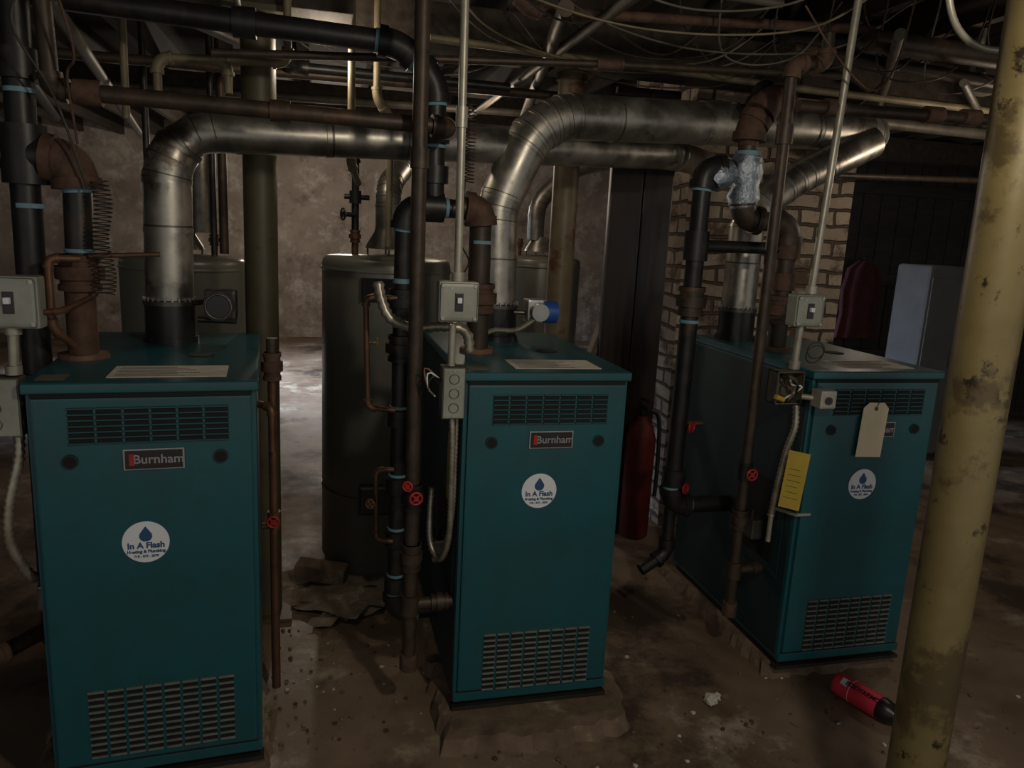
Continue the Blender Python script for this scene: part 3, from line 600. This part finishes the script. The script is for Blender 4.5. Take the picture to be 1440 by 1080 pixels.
o=Ob('crumpled_paper'); o.blob((1.204,1.924,.018),.022,PAPER,.3,2,(1.2,1,.8)); o.blob((1.235,1.94,.012),.013,PAPER,.3,2); o.done()
def sheet(o,c,w,h,a,m,z):
    bm=o.bm;k=o.mi(m);n=8;g=[]
    R=Matrix.Rotation(a,3,'Z'); ph=random.random()*6
    for i in range(n+1):
        g.append([bm.verts.new(V(c)+R@V(((i/n-.5)*w,(j/n-.5)*h,0))+V((0,0,z+.007*(1+math.sin(i*1.1+ph+j*.5))))) for j in range(n+1)])
    for i in range(n):
        for j in range(n): f=bm.faces.new((g[i][j],g[i+1][j],g[i+1][j+1],g[i][j+1])); f.material_index=k; f.smooth=True
o=Ob('old_newspapers')
for c,w,h,a in (((-.05,2.86,0),.30,.2,.3),((.10,2.80,0),.32,.2,-.25),((.05,2.72,0),.26,.16,-.5),((-.12,2.95,0),.2,.16,.8),((.14,2.68,0),.16,.10,.4),((.02,2.62,0),.12,.08,.9),((.16,2.90,0),.18,.12,.1)): sheet(o,c,w,h,a,NEWS,random.uniform(.003,.018))
o.done()
o=Ob('loose_brick'); M=Matrix.Translation((.0,2.93,.06))@Matrix.Rotation(-.25,4,'Z')@Matrix.Rotation(.1,4,'Y'); o.box((-.10,-.045,-.03),(.10,.045,.03),CONC,.008,M); o.done()
o=Ob('floor_debris')
for i in range(480):
    if i%3==0: c=(random.uniform(.3,1.3),random.uniform(1.5,1.85))
    elif i%3==1: c=(random.uniform(-.2,.35),random.uniform(1.9,2.9))
    else: c=(random.uniform(.9,2.4),random.uniform(1.6,3.0))
    r=random.uniform(.002,.009); o.blob((c[0],c[1],r*.4),r,random.choice((CONC,PALEW,CONC,RUST,CONC,PAPER)),.3,1,(1,1,.6))
for i in range(50):
    x,y=(random.uniform(.1,.9),random.uniform(1.55,1.8)) if i%2 else (random.uniform(1.2,2.2),random.uniform(1.6,2.0)); a=random.random()*3; L=random.uniform(.01,.03)
    o.cyl((x,y,.002),(x+L*math.cos(a),y+L*math.sin(a),.003),.0012,PALEW,n=6)
o.done()
o=Ob('hanging_jacket')
pr=[(.05,1.35),(.15,1.28),(.19,1.1),(.17,.9),(.20,.7)]
bm=o.bm;k=o.mi(CLOTH);rows=[]
for w_,z in pr: rows.append([bm.verts.new((4.42+w_*math.cos(a),5.50+.05*math.sin(a)+.012*math.sin(a*7),z)) for a in [2*math.pi*j/28 for j in range(28)]])
for r0,r1 in zip(rows,rows[1:]):
    for j in range(28): f=bm.faces.new((r0[j],r0[(j+1)%28],r1[(j+1)%28],r1[j])); f.material_index=k; f.smooth=True
f=bm.faces.new(rows[0]); f.material_index=k
o.cyl((4.42,5.56,1.36),(4.42,5.48,1.37),.008,BLKPL); o.done()
# ------------------------------------------------------------------ lights
def point_lamp(x,y,z,en,col,r=.05):  # assumed or added point source; no lamp seen, no bulb modelled
    l=bpy.data.lights.new('unseen_point_light','POINT'); l.energy=en; l.color=col; l.shadow_soft_size=r; lo=bpy.data.objects.new('unseen_point_light',l); lo.location=(x,y,z); COL.objects.link(lo)
point_lamp(.75,.35,2.0,33,(1,.88,.70))
point_lamp(.02,2.9,2.0,5,(1,.84,.64))
point_lamp(.80,4.0,1.9,5,(1,.80,.60))
point_lamp(.1,7.4,1.9,55,(1,.86,.70))
point_lamp(2.75,2.5,1.75,6,(1,.82,.62))  # added fill brightening the brick chimney; no fixture here
point_lamp(3.6,4.4,2.0,3,(1,.82,.65))
l=bpy.data.lights.new('assumed_window_light','AREA'); l.shape='RECTANGLE'; l.size=1.3; l.size_y=.65; l.energy=110; l.color=(.60,.76,1); l.spread=math.radians(60)  # cool area light added for an assumed window out of view
lo=bpy.data.objects.new('assumed_window_light',l); lo.location=(-3.98,7.3,1.85)
dv=V((-.2,6.8,0))-V(lo.location); lo.rotation_euler=dv.to_track_quat('-Z','Y').to_euler(); COL.objects.link(lo)
w=bpy.data.worlds.new('world'); scn.world=w; w.use_nodes=True
w.node_tree.nodes['Background'].inputs[0].default_value=(.82,.80,.75,1); w.node_tree.nodes['Background'].inputs[1].default_value=.46
scn.view_settings.view_transform='Standard'; scn.view_settings.look='None'
# ------------------------------------------------------------------ camera
H=1.45; f=1060.0; th=math.radians(11.5); yaw=math.radians(14.5); Rz=Matrix.Rotation(-yaw,3,'Z')
right=Rz@V((1,0,0)); fwd=Rz@V((0,math.cos(th),-math.sin(th))); down=Rz@V((0,-math.sin(th),-math.cos(th)))
IR=(right*.9987-down*.051).normalized(); ID=fwd.cross(IR).normalized()
cam=bpy.data.cameras.new('camera'); co=bpy.data.objects.new('camera',cam); COL.objects.link(co)
cam.sensor_width=36; cam.lens=36*f/1440; cam.clip_start=.02
m=Matrix((IR,-ID,-fwd)).transposed().to_4x4(); m.translation=(0,0,H); co.matrix_world=m
scn.camera=co
